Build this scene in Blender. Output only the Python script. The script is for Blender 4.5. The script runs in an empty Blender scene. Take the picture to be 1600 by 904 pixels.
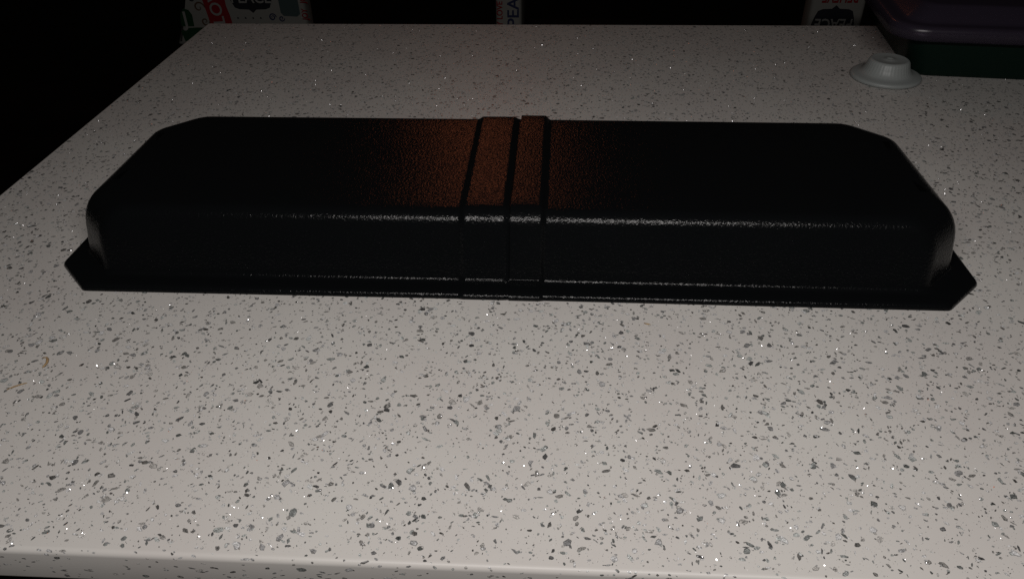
import bpy, bmesh, math, random
from mathutils import Vector, Matrix

random.seed(11)
scene = bpy.context.scene
col = scene.collection

# ------------------------------------------------------------------ camera
cam_data = bpy.data.cameras.new('camera')
cam_data.sensor_width = 36.0
cam_data.lens = 27.0
cam_data.clip_start = 0.01
cam_data.clip_end = 60.0
cam = bpy.data.objects.new('camera', cam_data)
col.objects.link(cam)
R_ = Vector((0.99855982, 0.0522354, -0.01223704))
U_ = Vector((-0.02071282, 0.58576449, 0.8102166))
F_ = Vector((-0.04949001, 0.80879628, -0.58600283))
cam.matrix_world = Matrix(((R_.x, U_.x, -F_.x, 0.0), (R_.y, U_.y, -F_.y, 0.0),
                           (R_.z, U_.z, -F_.z, 0.35), (0, 0, 0, 1)))
scene.camera = cam

# ------------------------------------------------------------------ world and lamps (dark room at night)
world = bpy.data.worlds.new('World')
scene.world = world
world.use_nodes = True
bg = world.node_tree.nodes['Background']
bg.inputs[0].default_value = (1.0, 0.86, 0.72, 1)
bg.inputs[1].default_value = 0.004


def area_lamp(name, loc, target, sx, sy, watts, colour, spread=180):
    d = bpy.data.lights.new(name, 'AREA')
    d.shape = 'RECTANGLE'
    d.size, d.size_y = sx, sy
    d.energy = watts
    d.color = colour
    d.spread = math.radians(spread)
    o = bpy.data.objects.new(name, d)
    col.objects.link(o)
    o.location = loc
    o.rotation_euler = (Vector(target) - Vector(loc)).to_track_quat('-Z', 'Y').to_euler()
    return o


area_lamp('overhead_lamp', (0.02, 0.0, 0.55), (0.0, 0.42, 0.0), 0.60, 0.03, 3.85, (1.0, 0.955, 0.925))
area_lamp('warm_room_lamp', (-0.31, 3.2, 1.42), (-0.05, 0.6, 0.05), 0.40, 0.26, 0.8, (1.0, 0.27, 0.11))

scene.cycles.use_denoising = False
vs = scene.view_settings
vs.view_transform = 'Standard'
vs.look = 'None'
vs.exposure = 0.0
vs.gamma = 1.0
vs.use_curve_mapping = False


# ------------------------------------------------------------------ helpers
def mat(name, colour, rough=0.5, spec=0.5, metal=0.0):
    m = bpy.data.materials.new(name)
    m.use_nodes = True
    b = m.node_tree.nodes['Principled BSDF']
    b.inputs['Base Color'].default_value = (*colour, 1)
    b.inputs['Roughness'].default_value = rough
    b.inputs['Specular IOR Level'].default_value = spec
    b.inputs['Metallic'].default_value = metal
    return m


def nd(m, t, **kw):
    n = m.node_tree.nodes.new(t)
    for k, v in kw.items():
        if k in n.inputs:
            n.inputs[k].default_value = v
        else:
            setattr(n, k, v)
    return n


def ln(m, a, b):
    m.node_tree.links.new(a, b)


def bsdf(m):
    return m.node_tree.nodes['Principled BSDF']


def noise_bump(m, scale, strength, dist, detail=3.0, stretch=(1, 1, 1), prev=None):
    tc = nd(m, 'ShaderNodeTexCoord')
    mp = nd(m, 'ShaderNodeMapping')
    mp.inputs['Scale'].default_value = stretch
    ln(m, tc.outputs['Object'], mp.inputs['Vector'])
    n = nd(m, 'ShaderNodeTexNoise', Scale=scale, Detail=detail)
    ln(m, mp.outputs['Vector'], n.inputs['Vector'])
    b = nd(m, 'ShaderNodeBump', Strength=strength, Distance=dist)
    ln(m, n.outputs['Fac'], b.inputs['Height'])
    if prev:
        ln(m, prev.outputs['Normal'], b.inputs['Normal'])
    ln(m, b.outputs['Normal'], bsdf(m).inputs['Normal'])
    return b


def noise_colour(m, scale, c1, c2, lo=0.35, hi=0.65, detail=4.0):
    tc = nd(m, 'ShaderNodeTexCoord')
    n = nd(m, 'ShaderNodeTexNoise', Scale=scale, Detail=detail)
    ln(m, tc.outputs['Object'], n.inputs['Vector'])
    r = nd(m, 'ShaderNodeValToRGB')
    r.color_ramp.elements[0].position = lo
    r.color_ramp.elements[1].position = hi
    r.color_ramp.elements[0].color = (*c1, 1)
    r.color_ramp.elements[1].color = (*c2, 1)
    ln(m, n.outputs['Fac'], r.inputs['Fac'])
    ln(m, r.outputs['Color'], bsdf(m).inputs['Base Color'])
    return r


def obj(name, mesh, material=None, parent=None, smooth=False):
    o = bpy.data.objects.new(name, mesh)
    col.objects.link(o)
    if material and not mesh.materials:
        mesh.materials.append(material)
    if parent:
        o.parent = parent
    if smooth:
        mesh.polygons.foreach_set('use_smooth', [True] * len(mesh.polygons))
    return o


def bm_mesh(bm, name):
    me = bpy.data.meshes.new(name)
    bmesh.ops.recalc_face_normals(bm, faces=bm.faces)
    bm.to_mesh(me)
    bm.free()
    return me


def empty(name, loc, rz=0.0):
    o = bpy.data.objects.new(name, None)
    o.empty_display_size = 0.02
    col.objects.link(o)
    o.location = loc
    o.rotation_euler = (0, 0, rz)
    return o


def tag(o, label=None, cat=None, group=None, kind=None):
    if label:
        o['label'] = label
    if cat:
        o['category'] = cat
    if group:
        o['group'] = group
    if kind:
        o['kind'] = kind
    return o


# ------------------------------------------------------------------ materials
M = {}
m = M['quartz'] = mat('white_quartz', (0.6, 0.57, 0.53), 0.42, 0.35)
noise_colour(m, 9.0, (0.555, 0.53, 0.505), (0.58, 0.565, 0.535))
noise_bump(m, 900, 0.05, 0.0005)

m = M['fleck'] = mat('grey_fleck', (0.2, 0.2, 0.2), 0.22, 0.5)
at = nd(m, 'ShaderNodeAttribute', attribute_name='shade')
tc = nd(m, 'ShaderNodeTexCoord')
nz = nd(m, 'ShaderNodeTexNoise', Scale=1300.0, Detail=2.0)
ln(m, tc.outputs['Object'], nz.inputs['Vector'])
mr = nd(m, 'ShaderNodeMapRange')
mr.inputs['From Min'].default_value = 0.3
mr.inputs['From Max'].default_value = 0.7
mr.inputs['To Min'].default_value = 0.42
mr.inputs['To Max'].default_value = 2.0
ln(m, nz.outputs['Fac'], mr.inputs['Value'])
mx = nd(m, 'ShaderNodeMix', data_type='RGBA', blend_type='MULTIPLY')
mx.inputs[0].default_value = 1.0
ln(m, at.outputs['Color'], mx.inputs[6])
ln(m, mr.outputs['Result'], mx.inputs[7])
ln(m, mx.outputs[2], bsdf(m).inputs['Base Color'])

m = M['mirror'] = mat('mirror_chip', (0.85, 0.85, 0.87), 0.26, 0.5, 1.0)

m = M['plastic'] = mat('black_textured_plastic', (0.0035, 0.004, 0.0045), 0.17, 0.14)
b1 = noise_bump(m, 45, 0.26, 0.0012, 2.0, (0.08, 1, 1))
b2 = noise_bump(m, 560, 0.8, 0.00045, 1.5, (1, 1, 1), b1)

tc = nd(m, 'ShaderNodeTexCoord')
nz = nd(m, 'ShaderNodeTexNoise', Scale=14.0, Detail=5.0)
ln(m, tc.outputs['Object'], nz.inputs['Vector'])
mr = nd(m, 'ShaderNodeMapRange')
mr.inputs['To Min'].default_value = 0.12
mr.inputs['To Max'].default_value = 0.25
ln(m, nz.outputs['Fac'], mr.inputs['Value'])
ln(m, mr.outputs['Result'], bsdf(m).inputs['Roughness'])

m = M['cap'] = mat('grey_plastic', (0.27, 0.29, 0.285), 0.42, 0.4)
noise_bump(m, 500, 0.08, 0.0005)

m = M['lid'] = mat('purple_clear_plastic', (0.065, 0.052, 0.080), 0.28, 0.8)
noise_bump(m, 60, 0.05, 0.001)
tr = nd(m, 'ShaderNodeBsdfTransparent')
tr.inputs['Color'].default_value = (0.40, 0.35, 0.44, 1)
mixs = nd(m, 'ShaderNodeMixShader')
mixs.inputs[0].default_value = 0.40
outn = m.node_tree.nodes['Material Output']
ln(m, tr.outputs[0], mixs.inputs[1])
ln(m, bsdf(m).outputs[0], mixs.inputs[2])
ln(m, mixs.outputs[0], outn.inputs['Surface'])
m = M['tub'] = mat('dark_green_plastic', (0.003, 0.012, 0.008), 0.5, 0.12)
noise_bump(m, 120, 0.06, 0.001)

m = M['fabric'] = mat('printed_cotton', (0.26, 0.255, 0.235), 0.9, 0.1)
noise_bump(m, 900, 0.3, 0.001)
for k, c in dict(ink_black=(0.02, 0.02, 0.025), ink_red=(0.22, 0.014, 0.018), ink_green=(0.012, 0.05, 0.02),
                 ink_teal=(0.06, 0.085, 0.085), ink_white=(0.27, 0.265, 0.25), ink_navy=(0.03, 0.035, 0.08),
                 ink_brown=(0.10, 0.06, 0.04)).items():
    m = M[k] = mat(k, c, 0.9, 0.1)
    noise_bump(m, 900, 0.3, 0.001)
m = M['black_wood'] = mat('black_stained_wood', (0.010, 0.009, 0.008), 0.5, 0.3)
noise_bump(m, 40, 0.1, 0.002, 4, (1, 1, 8))
m = M['black_seat'] = mat('black_seat_cloth', (0.010, 0.010, 0.011), 0.9, 0.1)
noise_bump(m, 700, 0.3, 0.001)
m = M['floor'] = mat('dark_floor', (0.012, 0.010, 0.009), 0.6, 0.15)
noise_colour(m, 6.0, (0.009, 0.008, 0.007), (0.016, 0.013, 0.011))
m = M['crumb'] = mat('brown_crumb', (0.30, 0.17, 0.07), 0.7, 0.2)
noise_colour(m, 700.0, (0.30, 0.19, 0.09), (0.46, 0.33, 0.18))

# ------------------------------------------------------------------ setting: floor and worktop
FLOOR_Z = -0.75
bm = bmesh.new()
bmesh.ops.create_grid(bm, x_segments=1, y_segments=1, size=6.0)
me = bm_mesh(bm, 'floor')
o = obj('floor', me, M['floor'])
o.location = (0, 2.0, FLOOR_Z)
tag(o, kind='structure')

X0, X1, Y0, Y1, TH = -0.5268, 1.05, 0.2365, 1.155, 0.0265
bm = bmesh.new()
bmesh.ops.create_cube(bm, size=1.0)
for v in bm.verts:
    v.co = Vector((X0 if v.co.x < 0 else X1, Y0 if v.co.y < 0 else Y1, -TH if v.co.z < 0 else 0.0))
bmesh.ops.bevel(bm, geom=[e for e in bm.edges], offset=0.0035, segments=5, profile=0.5, affect='EDGES')
me = bm_mesh(bm, 'worktop')
worktop = obj('worktop', me, M['quartz'], smooth=True)
me.set_sharp_from_angle(angle=math.radians(35))
tag(worktop, kind='structure')

# supporting cabinet under the slab, kept back from its edges
bm = bmesh.new()
bmesh.ops.create_cube(bm, size=1.0)
for v in bm.verts:
    v.co = Vector((X0 + 0.25 if v.co.x < 0 else X1 - 0.05, Y0 + 0.10 if v.co.y < 0 else Y1 - 0.30,
                   FLOOR_Z if v.co.z < 0 else -TH))
o = obj('worktop_base', bm_mesh(bm, 'worktop_base'), M['black_wood'])
tag(o, kind='structure')


# ---- stone flecks set in the slab: shards with their own outline
def shard(length, width, ang, nmin=5, nmax=8):
    n = random.randint(nmin, nmax)
    pts = []
    a0 = random.random() * 6.28
    for i in range(n):
        t = a0 + 2 * math.pi * (i + random.uniform(-0.28, 0.28)) / n
        r = random.uniform(0.62, 1.1)
        x, y = r * math.cos(t) * length / 2, r * math.sin(t) * width / 2
        pts.append((x * math.cos(ang) - y * math.sin(ang), x * math.sin(ang) + y * math.cos(ang)))
    return pts


def shard_shades(n):
    k = random.random()
    base = random.uniform(0.06, 0.13) if k < 0.40 else random.uniform(0.13, 0.28) if k < 0.78 else random.uniform(0.28, 0.42)
    inner = base * random.choice((0.7, 1.0, 1.5, 2.2))
    tint = random.choice(((1, 1, 1), (1, 0.97, 0.92), (0.95, 1, 0.97)))
    out = []
    for i in range(n):
        s = base * random.uniform(0.6, 1.25)
        out.append(tuple(min(0.5, s * c) for c in tint))
    out.append(tuple(min(0.5, inner * c) for c in tint))
    return out


class Flecks:
    def __init__(self):
        self.v, self.f, self.c = [], [], []

    def add(self, pts3, centre, shades, ring=False):
        b = len(self.v)
        n = len(pts3)
        if ring:                                   # dark rim, paler glassy body, core of its own tone
            k = random.uniform(0.55, 0.8)
            mid = [tuple(centre[q] + (p[q] - centre[q]) * k * random.uniform(0.85, 1.15) for q in range(2)) + (centre[2] - 0.00001,)
                   for p in pts3]
            core = shades[-1]
            self.v += pts3 + mid + [centre]
            lift = random.uniform(0.9, 1.9)
            self.c += list(shades[:n]) + [tuple(min(0.5, c * g) for c in core) for g in (lift * random.uniform(0.55, 1.3) for _ in range(n))] + [core]
            for i in range(n):
                j = (i + 1) % n
                self.f += [(b + i, b + j, b + n + j, b + n + i), (b + n + i, b + n + j, b + 2 * n)]
            return
        self.v += pts3 + [centre]
        self.c += shades
        for i in range(n):
            self.f.append((b + i, b + (i + 1) % n, b + n))

    def mesh(self, name):
        me = bpy.data.meshes.new(name)
        me.from_pydata(self.v, [], self.f)
        a = me.color_attributes.new('shade', 'FLOAT_COLOR', 'POINT')
        a.data.foreach_set('color', [q for c in self.c for q in (*c, 1.0)])
        me.materials.append(M['fleck'])
        return me


big, near, spots = Flecks(), [], []
area = (X1 - X0) * (Y1 - Y0)
e = 0.0045


def fleck_size():
    L = min(0.0062, max(0.0009, random.lognormvariate(math.log(0.0024), 0.47)))
    return L, L * random.uniform(0.28, 0.85)


for i in range(int(area * 45000)):
    x, y = random.uniform(X0 + e, 0.85), random.uniform(Y0 + e, Y1 - e)
    L, W = fleck_size()
    p = shard(L, W, random.random() * 3.14)
    z = random.uniform(0.00006, 0.00022)
    sh = shard_shades(len(p))
    if L > 0.0020:
        spots.append((x, y, L, W))
    vis = y < 0.46 and abs(x + 0.05 * (y / 0.4)) < 0.30 + (y - 0.23) * 0.5
    if vis:
        near.append((L * W, (x, y, z), p, sh))
    else:
        big.add([(x + a, y + b, z) for a, b in p], (x, y, z + 0.00004), sh, L > 0.0022)
near.sort(key=lambda q: -q[0])
for k, (s, (x, y, z), p, sh) in enumerate(near):
    if k < 300:
        fl = Flecks()
        fl.add([(a, b, 0.0) for a, b in p], (0, 0, 0.00004), sh, True)
        o = obj('stone_fleck', fl.mesh('stone_fleck'), None, worktop)
        o.location = (x, y, z)
    else:
        big.add([(x + a, y + b, z) for a, b in p], (x, y, z + 0.00004), sh, s > 0.000003)
# dust-like specks between the shards
for i in range(int(area * 80000)):
    x, y = random.uniform(X0 + e, 0.85), random.uniform(Y0 + e, Y1 - e)
    L = random.uniform(0.00025, 0.0009)
    p = shard(L, L * random.uniform(0.4, 1.0), random.random() * 3.14, 3, 5)
    z = random.uniform(0.00003, 0.00006)
    s = random.uniform(0.14, 0.42)
    big.add([(x + a, y + b, z) for a, b in p], (x, y, z + 0.00001), [(s, s * 0.98, s * 0.95)] * (len(p) + 1))
# shards wrapping over the rounded arris
RB = 0.0035
for i in range(int((X1 - X0) * RB * 1.57 * 30000)):
    x, s0 = random.uniform(X0 + e, 0.85), random.uniform(0.0, RB * 1.57)
    L, W = fleck_size()
    p = shard(L, min(W, 0.0016), random.uniform(-0.5, 0.5))

    def on_arris(a, t, h):
        t = max(-0.002, min(RB * 1.571 + 0.002, t))
        if t < 0:
            return (a, Y0 + RB - t, h)
        if t > RB * 1.5708:
            return (a, Y0 - h, -RB - (t - RB * 1.5708))
        g = t / RB
        return (a, Y0 + RB - (RB + h) * math.sin(g), -RB + (RB + h) * math.cos(g))
    big.add([on_arris(x + a, s0 + b, 0.00016) for a, b in p], on_arris(x, s0, 0.0002), shard_shades(len(p)))
# shards showing on the front edge of the slab
for i in range(int((X1 - X0) * TH * 17000)):
    x, zc = random.uniform(X0 + e, 0.85), random.uniform(-TH + e, -e)
    L, W = fleck_size()
    p = shard(L, W * 0.8, random.uniform(-0.5, 0.5))
    dy = random.uniform(0.00006, 0.0002)
    big.add([(x + a, Y0 - dy, zc + b) for a, b in p], (x, Y0 - dy - 0.00003, zc), shard_shades(len(p)))
o = obj('stone_flecks', big.mesh('stone_flecks'), None, worktop)
tag(o, kind='stuff')

# mirror chips: tiny tilted facets that catch the lamp
v, f = [], []
for i in range(int(area * 44000)):
    x, y = random.uniform(X0 + e, 0.85), random.uniform(Y0 + e, Y1 - e)
    if i % 2:                                      # many sit inside a larger shard
        sx0, sy0, sl, sw = random.choice(spots)
        x, y = sx0 + random.uniform(-0.3, 0.3) * sl, sy0 + random.uniform(-0.3, 0.3) * sw
    L = random.triangular(0.0003, 0.0014, 0.0004)
    p = shard(L, L * random.uniform(0.5, 0.9), random.random() * 3.14, 4, 5)
    steep = random.random() < 0.35
    tilt, az = random.uniform(0.9, 2.4) if steep else 0.28 + abs(random.gauss(0, 0.45)), random.random() * 6.283
    if steep:
        p = [(a * 0.55, c * 0.55) for a, c in p]
    tx, ty = tilt * math.cos(az), tilt * math.sin(az)
    b = len(v)
    v += [(x + a, y + c, 0.0002 + a * tx + c * ty) for a, c in p]
    f.append(tuple(range(b, b + len(p))))
me = bpy.data.meshes.new('mirror_chips')
me.from_pydata(v, [], f)
o = obj('mirror_chips', me, M['mirror'], worktop)
tag(o, kind='stuff')

# ------------------------------------------------------------------ the black two-piece moulded cover
CX, CY = -0.0346, 0.5937            # centre of the footprint
A0, B0 = 0.3644, 0.1247            # half length and half depth of the flange
JX = -0.0305 - CX                  # joint between the halves, local x
# profile: (inset, height, corner chamfer, fillet radius)
DRAFT = math.radians(19.5)
PROF = [(0.0000, 0.0000), (0.0000, 0.0014), (0.0004, 0.0026), (0.0013, 0.0037), (0.0026, 0.0044), (0.0045, 0.0047),
        (0.0110, 0.0049)]
RC, RT = 0.0052, 0.0125            # radii of the cove at the foot and of the upper edge
cz0 = 0.0049 + RC
for k in range(1, 7):              # cove, from flat to the draft angle
    a = (math.pi / 2 - DRAFT) * k / 6
    PROF.append((0.0128 + RC * math.sin(a), cz0 - RC * math.cos(a)))
dw, zw = PROF[-1]
HT = 0.056
zt = HT - RT * (1 - math.sin(DRAFT))
dt = dw + (zt - zw) * math.tan(DRAFT)
PROF += [(dw + (dt - dw) * u, zw + (zt - zw) * u) for u in (0.15, 0.3, 0.45, 0.55, 0.65, 0.75, 0.85, 0.93, 1.0)]
for k in range(1, 10):
    a = DRAFT + (math.pi / 2 - DRAFT) * k / 9
    PROF.append((dt + RT * (math.cos(DRAFT) - math.cos(a)), zt + RT * (math.sin(a) - math.sin(DRAFT))))
TOP_D = PROF[-1][0]
PROF += [(TOP_D + 0.004, HT + 0.0001), (TOP_D + 0.012, HT + 0.0002)]
FLANGE_ROWS = 6


def smooth(t):
    t = max(0.0, min(1.0, t))
    return t * t * (3 - 2 * t)


def fillet(P, Q, Rr, r, n):
    """points of the rounded corner at Q between P and Rr"""
    a, b = (P - Q).normalized(), (Rr - Q).normalized()
    ang = a.angle(b)
    t = r / math.tan(ang / 2)
    t = min(t, 0.49 * min((P - Q).length, (Rr - Q).length))
    s, e_ = Q + a * t, Q + b * t
    out = []
    for i in range(n + 1):
        u = i / n
        out.append((1 - u) ** 2 * s + 2 * u * (1 - u) * Q + u * u * e_)
    return out


def end_inset(d, z):
    """the short ends stand steeper than the long walls and round over more"""
    if z < 0.0044:
        return 0.8 * d
    if d > TOP_D:
        return 0.0354 + 0.58 * (d - TOP_D)
    e0 = 0.8 * min(d, 0.0128) + 0.0055 * smooth((d - 0.012) / 0.005)
    R = 0.0265
    return e0 + (R - math.sqrt(R * R - (z - 0.030) ** 2) if z > 0.030 else 0.0)


def half_ring(xs, sgn, d, z):
    """open outline of one half at inset d, from the joint along the front, round the end, back to the joint"""
    a, b = A0 - end_inset(d, z), B0 - d
    hood = min(1.0, max(0.0, (d - 0.011) / 0.006))
    c = 0.033 * (1 - hood) + 0.030 * hood
    r = 0.007 * (1 - hood) + 0.018 * hood + max(0.0, d - 0.032) * 0.5
    V = Vector
    end = a
    P0, P1, P2, P3 = V((0.2, -b)), V((end - c, -b)), V((end, -b + c)), V((end, b - c))
    corner = fillet(P0, P1, P2, r, 7) + fillet(P1, P2, P3, r, 7)
    lim = corner[0].x
    front = [V((min(x, lim - 0.0005 * (len(xs) - i)), -b)) for i, x in enumerate(xs)]
    low = front + corner
    side = [V((end, y)) for y in (-0.045, -0.015)]
    low = low + side
    full = low + [V((p.x, -p.y)) for p in reversed(low)]
    return [V((p.x * sgn, p.y)) for p in full]


def cover_half(name, sgn, xs, band, band_range, end_x):
    rows = [half_ring(xs, sgn, d, z) for d, z in PROF]
    N = len(rows[0])
    K = 22
    bm = bmesh.new()
    G = [[bm.verts.new((p.x, p.y, z)) for p in ring] for ring, (d, z) in zip(rows, PROF)]
    quads = []
    for j in range(len(G) - 1):
        for i in range(N - 1):
            f_ = bm.faces.new((G[j][i], G[j][i + 1], G[j + 1][i + 1], G[j + 1][i]))
            f_.material_index = 0 if j < FLANGE_ROWS else 1
    top = G[-1]
    cols = []
    for i in range(N // 2):
        p, q = top[i].co, top[N - 1 - i].co
        mid = []
        for k in range(1, K):
            u = k / K
            c_ = p.lerp(q, u)
            edge = smooth(u / 0.2) * smooth((1 - u) / 0.2) * smooth((A0 - 0.04 - abs(c_.x)) / 0.06)
            c_.z += -0.0008 * edge * (0.6 + 0.4 * math.sin(c_.x * 21 + sgn))
            mid.append(bm.verts.new(c_))
        cols.append([top[i]] + mid + [top[N - 1 - i]])
    for i in range(N // 2 - 1):
        for k in range(K):
            f_ = bm.faces.new((cols[i][k], cols[i + 1][k], cols[i + 1][k + 1], cols[i][k + 1]))
            f_.material_index = 1
    bmesh.ops.recalc_face_normals(bm, faces=bm.faces)
    up = sum(f_.normal.z for f_ in bm.faces)
    if up < 0:
        bmesh.ops.reverse_faces(bm, faces=bm.faces[:])
    bm.normal_update()
    moves = []
    for v_ in bm.verts:
        h = band(v_.co.x)
        if h:
            n = v_.normal.copy()
            w = smooth(v_.co.z / 0.004) if v_.co.z < 0.004 else 1.0
            if v_.co.z < 0.0051:
                n = Vector((0, n.y, 0)) * 0.5 + Vector((0, 0, 0.25))
                w = 1.0 if v_.co.z > 0.001 else 0.5
                n.z = 0 if v_.co.z < 0.001 else n.z
            n.x = 0
            moves.append((v_, n * h * w))
    for v_, dv in moves:
        v_.co += dv
    # wall thickness shown at the cut end
    jedge = [e_ for e_ in bm.edges if e_.is_boundary and all(abs(q.co.x - end_x) < 1e-5 for q in e_.verts)]
    ret = bmesh.ops.extrude_edge_only(bm, edges=jedge)
    for q in [g for g in ret['geom'] if isinstance(g, bmesh.types.BMVert)]:
        q.co.y *= 0.97
        q.co.z = max(0.0003, q.co.z - 0.0034)
    for f_ in bm.faces:
        c_ = f_.calc_center_median()
        if band_range[0] < c_.x < band_range[1] and c_.z > 0.0009:
            f_.material_index = 2
    root = empty(name, (CX, CY, 0.0003))
    parts = ('flange', 'hood', 'raised_band')
    bm.normal_update()
    full = bpy.data.meshes.new('tmp')
    bm.to_mesh(full)
    norms = [tuple(v_.normal) for v_ in bm.verts]
    for idx, pn in enumerate(parts):
        polys = [p for p in full.polygons if p.material_index == idx]
        used = sorted({vi for p in polys for vi in p.vertices})
        remap = {vi: k for k, vi in enumerate(used)}
        me = bpy.data.meshes.new(pn)
        me.from_pydata([full.vertices[vi].co[:] for vi in used], [], [[remap[vi] for vi in p.vertices] for p in polys])
        o = obj(pn, me, M['plastic'], root, smooth=True)
        me.set_sharp_from_angle(angle=math.radians(55))
    bpy.data.meshes.remove(full)
    bm.free()
    return root


def lin(a, b, n):
    return [a + (b - a) * i / n for i in range(n)]


# left half: rounded band, dips again before the joint
L1, L2, L3, L4 = 0.0365, 0.0310, 0.0028, -0.0036     # distances left of the centre (local -x)


def band_left(x):
    d = -x
    return 0.0024 * smooth((L1 - d) / (L1 - L2)) * (1 - 0.9 * smooth((L3 - d) / (L3 - L4)))


xl = lin(-JX - 0.0012, 0.007, 14) + lin(0.007, 0.028, 6) + lin(0.028, 0.040, 12) + lin(0.040, 0.30, 16) + [0.30]
left = cover_half('plastic_cover', -1, xl, band_left, (-0.0395, 1.0), JX + 0.0012)
tag(left, 'left half of the black textured moulded cover, with the rounded band beside the joint', 'plastic cover',
    'halves of the black moulded cover')
# right half: band with a square cut end lying over the left half
R1, R2 = 0.0262, 0.0316


def band_right(x):
    return 0.0038 * (1 - smooth((x - R1) / (R2 - R1)))


xr = lin(JX, 0.024, 5) + lin(0.024, 0.034, 10) + lin(0.034, 0.30, 16) + [0.30]
right = cover_half('plastic_cover', 1, xr, band_right, (-1.0, 0.0335), JX)
right.location.z = 0.0003
right.rotation_euler = (0, 0, math.radians(-0.35))
tag(right, 'right half of the black textured moulded cover, its square-cut band lapping over the joint', 'plastic cover',
    'halves of the black moulded cover')

# ------------------------------------------------------------------ grey flanged plastic cap
cap = empty('flanged_plug', (0.4075, 0.9445, 0.0002))
tag(cap, 'pale grey plastic plug shaped like a small brimmed hat, beside the green tub', 'plug')


def lathe(profile, seg, ribs=None, closed_top=False):
    bm = bmesh.new()
    R = []
    for j, (r, z, rib) in enumerate(profile):
        ring = []
        for i in range(seg):
            a = 2 * math.pi * i / seg
            rr = r - (rib if i % 4 in (0, 1) else 0.0)
            ring.append(bm.verts.new((rr * math.cos(a), rr * math.sin(a), z)))
        R.append(ring)
    for j in range(len(R) - 1):
        for i in range(seg):
            bm.faces.new((R[j][i], R[j][(i + 1) % seg], R[j + 1][(i + 1) % seg], R[j + 1][i]))
    if closed_top:
        bm.faces.new(R[-1])
    return bm


fl = [(0.0385, 0.0, 0), (0.0405, 0.0006, 0), (0.0412, 0.002, 0), (0.0411, 0.0038, 0), (0.0402, 0.0049, 0),
      (0.0385, 0.0056, 0), (0.0350, 0.0062, 0), (0.0318, 0.0070, 0), (0.0300, 0.0080, 0)]
o = obj('brim', bm_mesh(lathe(fl, 160), 'brim'), M['cap'], cap, True)
cr = [(0.0300, 0.0080, 0), (0.0283, 0.0096, 0.0001), (0.0266, 0.0120, 0.0002), (0.0250, 0.0160, 0.0002), (0.0238, 0.0205, 0.00018),
      (0.0229, 0.0222, 0.0002), (0.0218, 0.0232, 0), (0.0203, 0.0236, 0)]
o = obj('ribbed_crown', bm_mesh(lathe(cr, 160), 'ribbed_crown'), M['cap'], cap, True)
tp = [(0.0203, 0.0236, 0), (0.0190, 0.0233, 0), (0.0110, 0.0230, 0), (0.0060, 0.0229, 0), (0.0050, 0.0235, 0), (0.0042, 0.0236, 0),
      (0.0030, 0.0226, 0), (0.0010, 0.0224, 0)]
o = obj('top_disc', bm_mesh(lathe(tp, 80, closed_top=True), 'top_disc'), M['cap'], cap, True)


# ------------------------------------------------------------------ dark green tub with purple clear lid
def rrect(x0, x1, y0, y1, r, n=7):
    pts = []
    for cx, cy, a0 in ((x1 - r, y0 + r, -90), (x1 - r, y1 - r, 0), (x0 + r, y1 - r, 90), (x0 + r, y0 + r, 180)):
        for i in range(n + 1):
            a = math.radians(a0 + 90 * i / n)
            pts.append((cx + r * math.cos(a), cy + r * math.sin(a)))
    return pts


def loft(rings, cap_top=True, cap_bottom=False):
    bm = bmesh.new()
    R = [[bm.verts.new((x, y, z)) for x, y in pts] for pts, z in rings]
    n = len(R[0])
    for j in range(len(R) - 1):
        for i in range(n):
            bm.faces.new((R[j][i], R[j][(i + 1) % n], R[j + 1][(i + 1) % n], R[j + 1][i]))
    if cap_top:
        bm.faces.new(R[-1])
    if cap_bottom:
        bm.faces.new(R[0])
    return bm


tub = empty('storage_tub', (0.400, 0.931, 0.0003), math.radians(-6.4))
tag(tub, 'dark green plastic storage tub with a purple-tinted clear lid, at the worktop corner', 'storage tub')
W, D = 0.42, 0.32


def inset(i, r, j=None):
    j = i if j is None else j
    return rrect(i, W - i, j, D - j, r)


o = obj('tub_body', bm_mesh(loft([(inset(0.039, 0.020, 0.028), 0.0), (inset(0.0375, 0.022, 0.0265), 0.0015), (inset(0.036, 0.022, 0.025), 0.005),
                                  (inset(0.024, 0.024, 0.014), 0.046), (inset(0.019, 0.025, 0.010), 0.0475), (inset(0.019, 0.025, 0.010), 0.0515),
                                  (inset(0.026, 0.023, 0.017), 0.0515), (inset(0.0385, 0.020, 0.028), 0.004)], cap_top=True, cap_bottom=True), 'tub_body'),
        M['tub'], tub, True)
o.data.set_sharp_from_angle(angle=math.radians(40))
lid_mesh = bm_mesh(loft([(inset(0.0, 0.040), 0.0500), (inset(0.0006, 0.040), 0.0600), (inset(0.0012, 0.040), 0.0622), (inset(0.0024, 0.039), 0.0642), (inset(0.0044, 0.038), 0.0656), (inset(0.0068, 0.036), 0.0662),
                         (inset(0.0130, 0.030), 0.0662), (inset(0.0165, 0.027), 0.0670), (inset(0.0190, 0.025), 0.0690),
                         (inset(0.0350, 0.020), 0.0815), (inset(0.0375, 0.019), 0.0828), (inset(0.0410, 0.018), 0.0832)]), 'lid')
lid = obj('lid', lid_mesh, M['lid'], tub, True)
lid_mesh.set_sharp_from_angle(angle=math.radians(50))
sm = lid.modifiers.new('thickness', 'SOLIDIFY')
sm.thickness = 0.0014
sm.offset = -1


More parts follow.
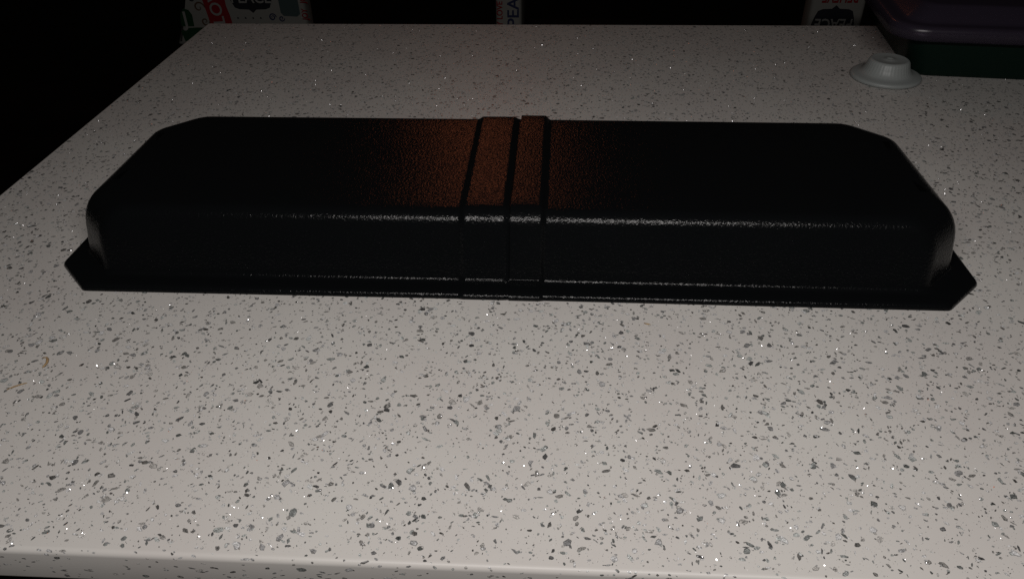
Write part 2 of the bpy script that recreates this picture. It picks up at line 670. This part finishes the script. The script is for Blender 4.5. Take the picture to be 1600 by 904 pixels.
# ------------------------------------------------------------------ crumbs on the worktop
def crumb(pts, width, label):
    bm = bmesh.new()
    R = []
    n = len(pts)
    for k, (x, y) in enumerate(pts):
        q = Vector(pts[min(k + 1, n - 1)]) - Vector(pts[max(k - 1, 0)])
        nrm = Vector((-q.y, q.x)).normalized()
        w = width * (0.35 + 0.65 * math.sin(math.pi * (k + 0.6) / (n + 0.2))) * random.uniform(0.8, 1.2)
        ring = []
        for i in range(6):
            a = 2 * math.pi * i / 6
            ring.append(bm.verts.new((x + nrm.x * w * math.cos(a), y + nrm.y * w * math.cos(a), 0.0004 + 0.4 * w * (1 + math.sin(a)))))
        R.append(ring)
    for j in range(n - 1):
        for i in range(6):
            bm.faces.new((R[j][i], R[j][(i + 1) % 6], R[j + 1][(i + 1) % 6], R[j + 1][i]))
    bm.faces.new(R[0])
    bm.faces.new(R[-1])
    o = obj('crumb', bm_mesh(bm, 'crumb'), M['crumb'], None, True)
    tag(o, label, 'crumb')
    return o


crumb([(-0.3535, 0.3895), (-0.3510, 0.3900), (-0.3490, 0.3880), (-0.3475, 0.3845), (-0.3475, 0.3815), (-0.3480, 0.3795)], 0.0009,
      'hooked tan crumb on the worktop in front of the left half')
crumb([(-0.3500, 0.3640), (-0.3530, 0.3625), (-0.3565, 0.3600), (-0.3600, 0.3570)], 0.0007,
      'straight tan sliver nearest the left end of the worktop')
crumb([(0.0690, 0.4440), (0.0715, 0.4430), (0.0735, 0.4425)], 0.0006,
      'tiny tan crumb just in front of the right half')


# ------------------------------------------------------------------ chairs beyond the far edge, printed cloth backs
def prism(outline, y0, y1, bev=0.0, seg=3):
    bm = bmesh.new()
    A = [bm.verts.new((x, y0, z)) for x, z in outline]
    B = [bm.verts.new((x, y1, z)) for x, z in outline]
    n = len(A)
    bm.faces.new(A)
    bm.faces.new(list(reversed(B)))
    for i in range(n):
        bm.faces.new((A[i], B[i], B[(i + 1) % n], A[(i + 1) % n]))
    if bev:
        bmesh.ops.bevel(bm, geom=bm.edges[:], offset=bev, segments=seg, profile=0.5, affect='EDGES')
    return bm


def print_patch(name, outline, parent, material, y=-0.0012):
    return obj(name, bm_mesh(prism(outline, y, 0.004), name), M[material], parent)


def lettering(text, size, x, z, rot, parent, material, xscale=1.0, y=-0.0024, spacing=1.0):
    cu = bpy.data.curves.new('lettering', 'FONT')
    cu.body = text
    cu.size = size
    cu.extrude = 0.0006
    cu.offset = size * 0.012
    cu.space_character = spacing
    cu.align_x = 'CENTER'
    cu.align_y = 'CENTER'
    tmp = bpy.data.objects.new('tmp', cu)
    col.objects.link(tmp)
    dg = bpy.context.evaluated_depsgraph_get()
    me = bpy.data.meshes.new_from_object(tmp.evaluated_get(dg))
    bpy.data.objects.remove(tmp)
    me.name = 'lettering'
    me.materials.clear()
    o = obj('lettering', me, M[material], parent)
    me.transform(Matrix.Translation((x, y, z)) @ Matrix.Rotation(math.radians(90), 4, 'X') @ Matrix.Rotation(rot, 4, 'Z')
                 @ Matrix.Diagonal((xscale, 1, 1, 1)))
    return o


def swirl(x, z, r, parent, material, turns=1.6, w=0.0022, flip=1):
    bm = bmesh.new()
    n = 34
    prev = None
    for i in range(n + 1):
        t = i / n
        a = turns * 2 * math.pi * t * flip
        rr = r * (1 - 0.85 * t)
        ww = w * (0.4 + 0.6 * math.sin(math.pi * min(1, t + 0.15)))
        ca, sa = math.cos(a), math.sin(a)
        pa = bm.verts.new((x + (rr + ww) * ca, -0.0015, z + (rr + ww) * sa))
        pb = bm.verts.new((x + (rr - ww) * ca, -0.0015, z + (rr - ww) * sa))
        if prev:
            bm.faces.new((prev[0], prev[1], pb, pa))
        prev = (pa, pb)
    geo = bmesh.ops.extrude_face_region(bm, geom=bm.faces[:])
    for q in geo['geom']:
        if isinstance(q, bmesh.types.BMVert):
            q.co.y += 0.003
    return obj('printed_swirl', bm_mesh(bm, 'printed_swirl'), M[material], parent)


def shield(cx, cz, w, h, point_down=True):
    s = -1 if point_down else 1
    half = [(0.0, s * (h / 2 + 0.010)), (0.010, s * (h / 2 + 0.001)), (w * 0.30, s * h / 2), (w * 0.40, s * h * 0.44), (w * 0.46, s * h * 0.22),
            (w * 0.5, -s * h * 0.05), (w * 0.5, -s * h / 2)]
    pts = [(cx + x, cz + z) for x, z in half] + [(cx - x, cz + z) for x, z in reversed(half[1:])]
    return pts


def chair(loc, rz, left_flare, width, label, th=0.070):
    """origin at floor level under the front of the backrest; backrest front faces local -y"""
    root = empty('dining_chair', (loc[0], loc[1], FLOOR_Z), rz)
    tag(root, label, 'chair', 'chairs with printed cloth backs beyond the worktop')
    h0, h1 = 0.40, 0.95
    out = [(-width / 2 - left_flare, h0), (width / 2, h0), (width / 2, h1), (-width / 2 + 0.0, h1)]
    if left_flare:
        out = [(-width / 2 - left_flare, h0), (width / 2, h0), (width / 2, h1), (-width / 2 + 0.06, h1), (-width / 2, 0.53)]
    back = obj('backrest', bm_mesh(prism(out, 0.0, th, 0.012), 'backrest'), M['fabric'], root, True)
    back.data.set_sharp_from_angle(angle=math.radians(50))
    sx = width / 2 - 0.005
    seat = obj('seat', bm_mesh(prism([(-sx, 0.33), (sx, 0.33), (sx, 0.395), (-sx, 0.395)], -0.36, 0.04, 0.015), 'seat'), M['black_seat'], root, True)
    for lx in (-sx + 0.025, sx - 0.025):
        for ly in (-0.34, 0.0):
            w = 0.018
            bm = prism([(lx - w * 0.7, 0.0), (lx + w * 0.7, 0.0), (lx + w, 0.33), (lx - w, 0.33)], ly, ly + 2 * w, 0.003, 2)
            obj('leg', bm_mesh(bm, 'leg'), M['black_wood'], root)
    return root, back


# the wide one: motifs in (x, height) on the front of its backrest
c1, b1_ = chair((-0.835, 2.10), 0.0, 0.075, 0.31, 'chair whose wide white printed cloth back shows a red block and a black badge')


def L1c(px, py):      # local coordinates on the cloth in steps of 1.765 mm
    return ((px - 395) * 0.001765 - 0.8238 + 0.835, 0.5258 - py * 0.0017)


def poly(*pts):
    return [L1c(*p) for p in pts]


print_patch('printed_badge', poly((287, 42), (296, 42), (297, 24), (293, 16), (285, 14), (279, 22), (276, 36), (276, 42)), b1_, 'ink_green')
lettering('J', 0.055, *L1c(285, 31), 0.0, b1_, 'ink_white')
print_patch('printed_badge', poly((276, 66), (325, 66), (322, 44), (300, 44), (282, 45), (273, 50)), b1_, 'ink_green')
swirl(*L1c(311, 12), 0.016, b1_, 'ink_brown', 1.1, 0.002)
swirl(*L1c(316, 34), 0.012, b1_, 'ink_brown', 1.3, 0.0018, -1)
swirl(*L1c(303, -2), 0.012, b1_, 'ink_black', 1.3, 0.0018)
print_patch('printed_block', poly((324, 48), (359, 48), (357, 25), (354, 10), (354, -45), (318, -45), (319, 0), (322, 25)), b1_, 'ink_red')
lettering('LOVE', 0.046, *L1c(338, 6), math.radians(93), b1_, 'ink_white', 1.0, spacing=1.0)
sx_, sz_ = L1c(395, -6)
print_patch('printed_badge', shield(sx_, sz_, 0.120, 0.070), b1_, 'ink_black')
lettering('PEACE', 0.042, *L1c(395, -3), 0.0, b1_, 'ink_white', 0.92)
for k, px in enumerate((369, 381, 393, 405)):
    x, z = L1c(px, 28.5)
    r = 0.0032
    print_patch('printed_star', [(x + r * (1 if i % 2 else 0.45) * math.cos(i * 0.6283), z + r * (1 if i % 2 else 0.45) * math.sin(i * 0.6283))
                                 for i in range(10)], b1_, 'ink_black')
swirl(*L1c(424, 27), 0.010, b1_, 'ink_navy', 1.7, 0.0017)
swirl(*L1c(438, 29), 0.008, b1_, 'ink_navy', 1.4, 0.0015, -1)
print_patch('printed_badge', poly((438, 20), (442, 25), (463, 26), (468, 22), (467, -30), (437, -30)), b1_, 'ink_teal')
lettering('JOY', 0.022, *L1c(476, 22), math.radians(90), b1_, 'ink_red', 0.8)
lettering('JOY', 0.022, *L1c(476, -4), math.radians(90), b1_, 'ink_red', 0.8)

# the one turned edge-on: only the thickness of the back shows
c2, b2_ = chair((-0.1265, 2.10), 0.0, 0.0, 0.30, 'chair turned edge-on, a narrow printed strip above the middle of the worktop')
for ch in list(c2.children):
    if ch.name.startswith(('backrest', 'seat', 'leg')):
        ch.data.transform(Matrix.Rotation(math.radians(90), 4, 'Z') @ Matrix.Translation((0.15, 0, 0)))
        # now the back's side face lies at local y = 0, its thickness along local x
        xs_ = [v_.co.x for v_ in b2_.data.vertices]
off = (min(v_.co.x for v_ in b2_.data.vertices) + max(v_.co.x for v_ in b2_.data.vertices)) / 2
ymin = min(v_.co.y for v_ in b2_.data.vertices)
for ch in c2.children:
    ch.data.transform(Matrix.Translation((-off, -ymin, 0)))
lettering('PEACE', 0.044, 0.014, 0.522, math.radians(90), b2_, 'ink_navy', 1.05)
lettering('JOY LOVE JOY', 0.022, -0.023, 0.50, math.radians(90), b2_, 'ink_red', 0.9)

# the one beside the tub, seen at a slant
c3, b3_ = chair((0.7380, 2.10), 0.0, 0.0, 0.140, 'chair with an upside-down black badge on its printed back, beside the tub lid')
sx_, sz_ = (-0.006, 0.465)
print_patch('printed_badge', shield(sx_, sz_, 0.112, 0.080, False), b3_, 'ink_black')
lettering('PEACE', 0.040, -0.005, 0.468, math.radians(180), b3_, 'ink_white', 0.86)
lettering('BELIEVE', 0.046, 0.0, 0.540, math.radians(180), b3_, 'ink_red', 0.60)
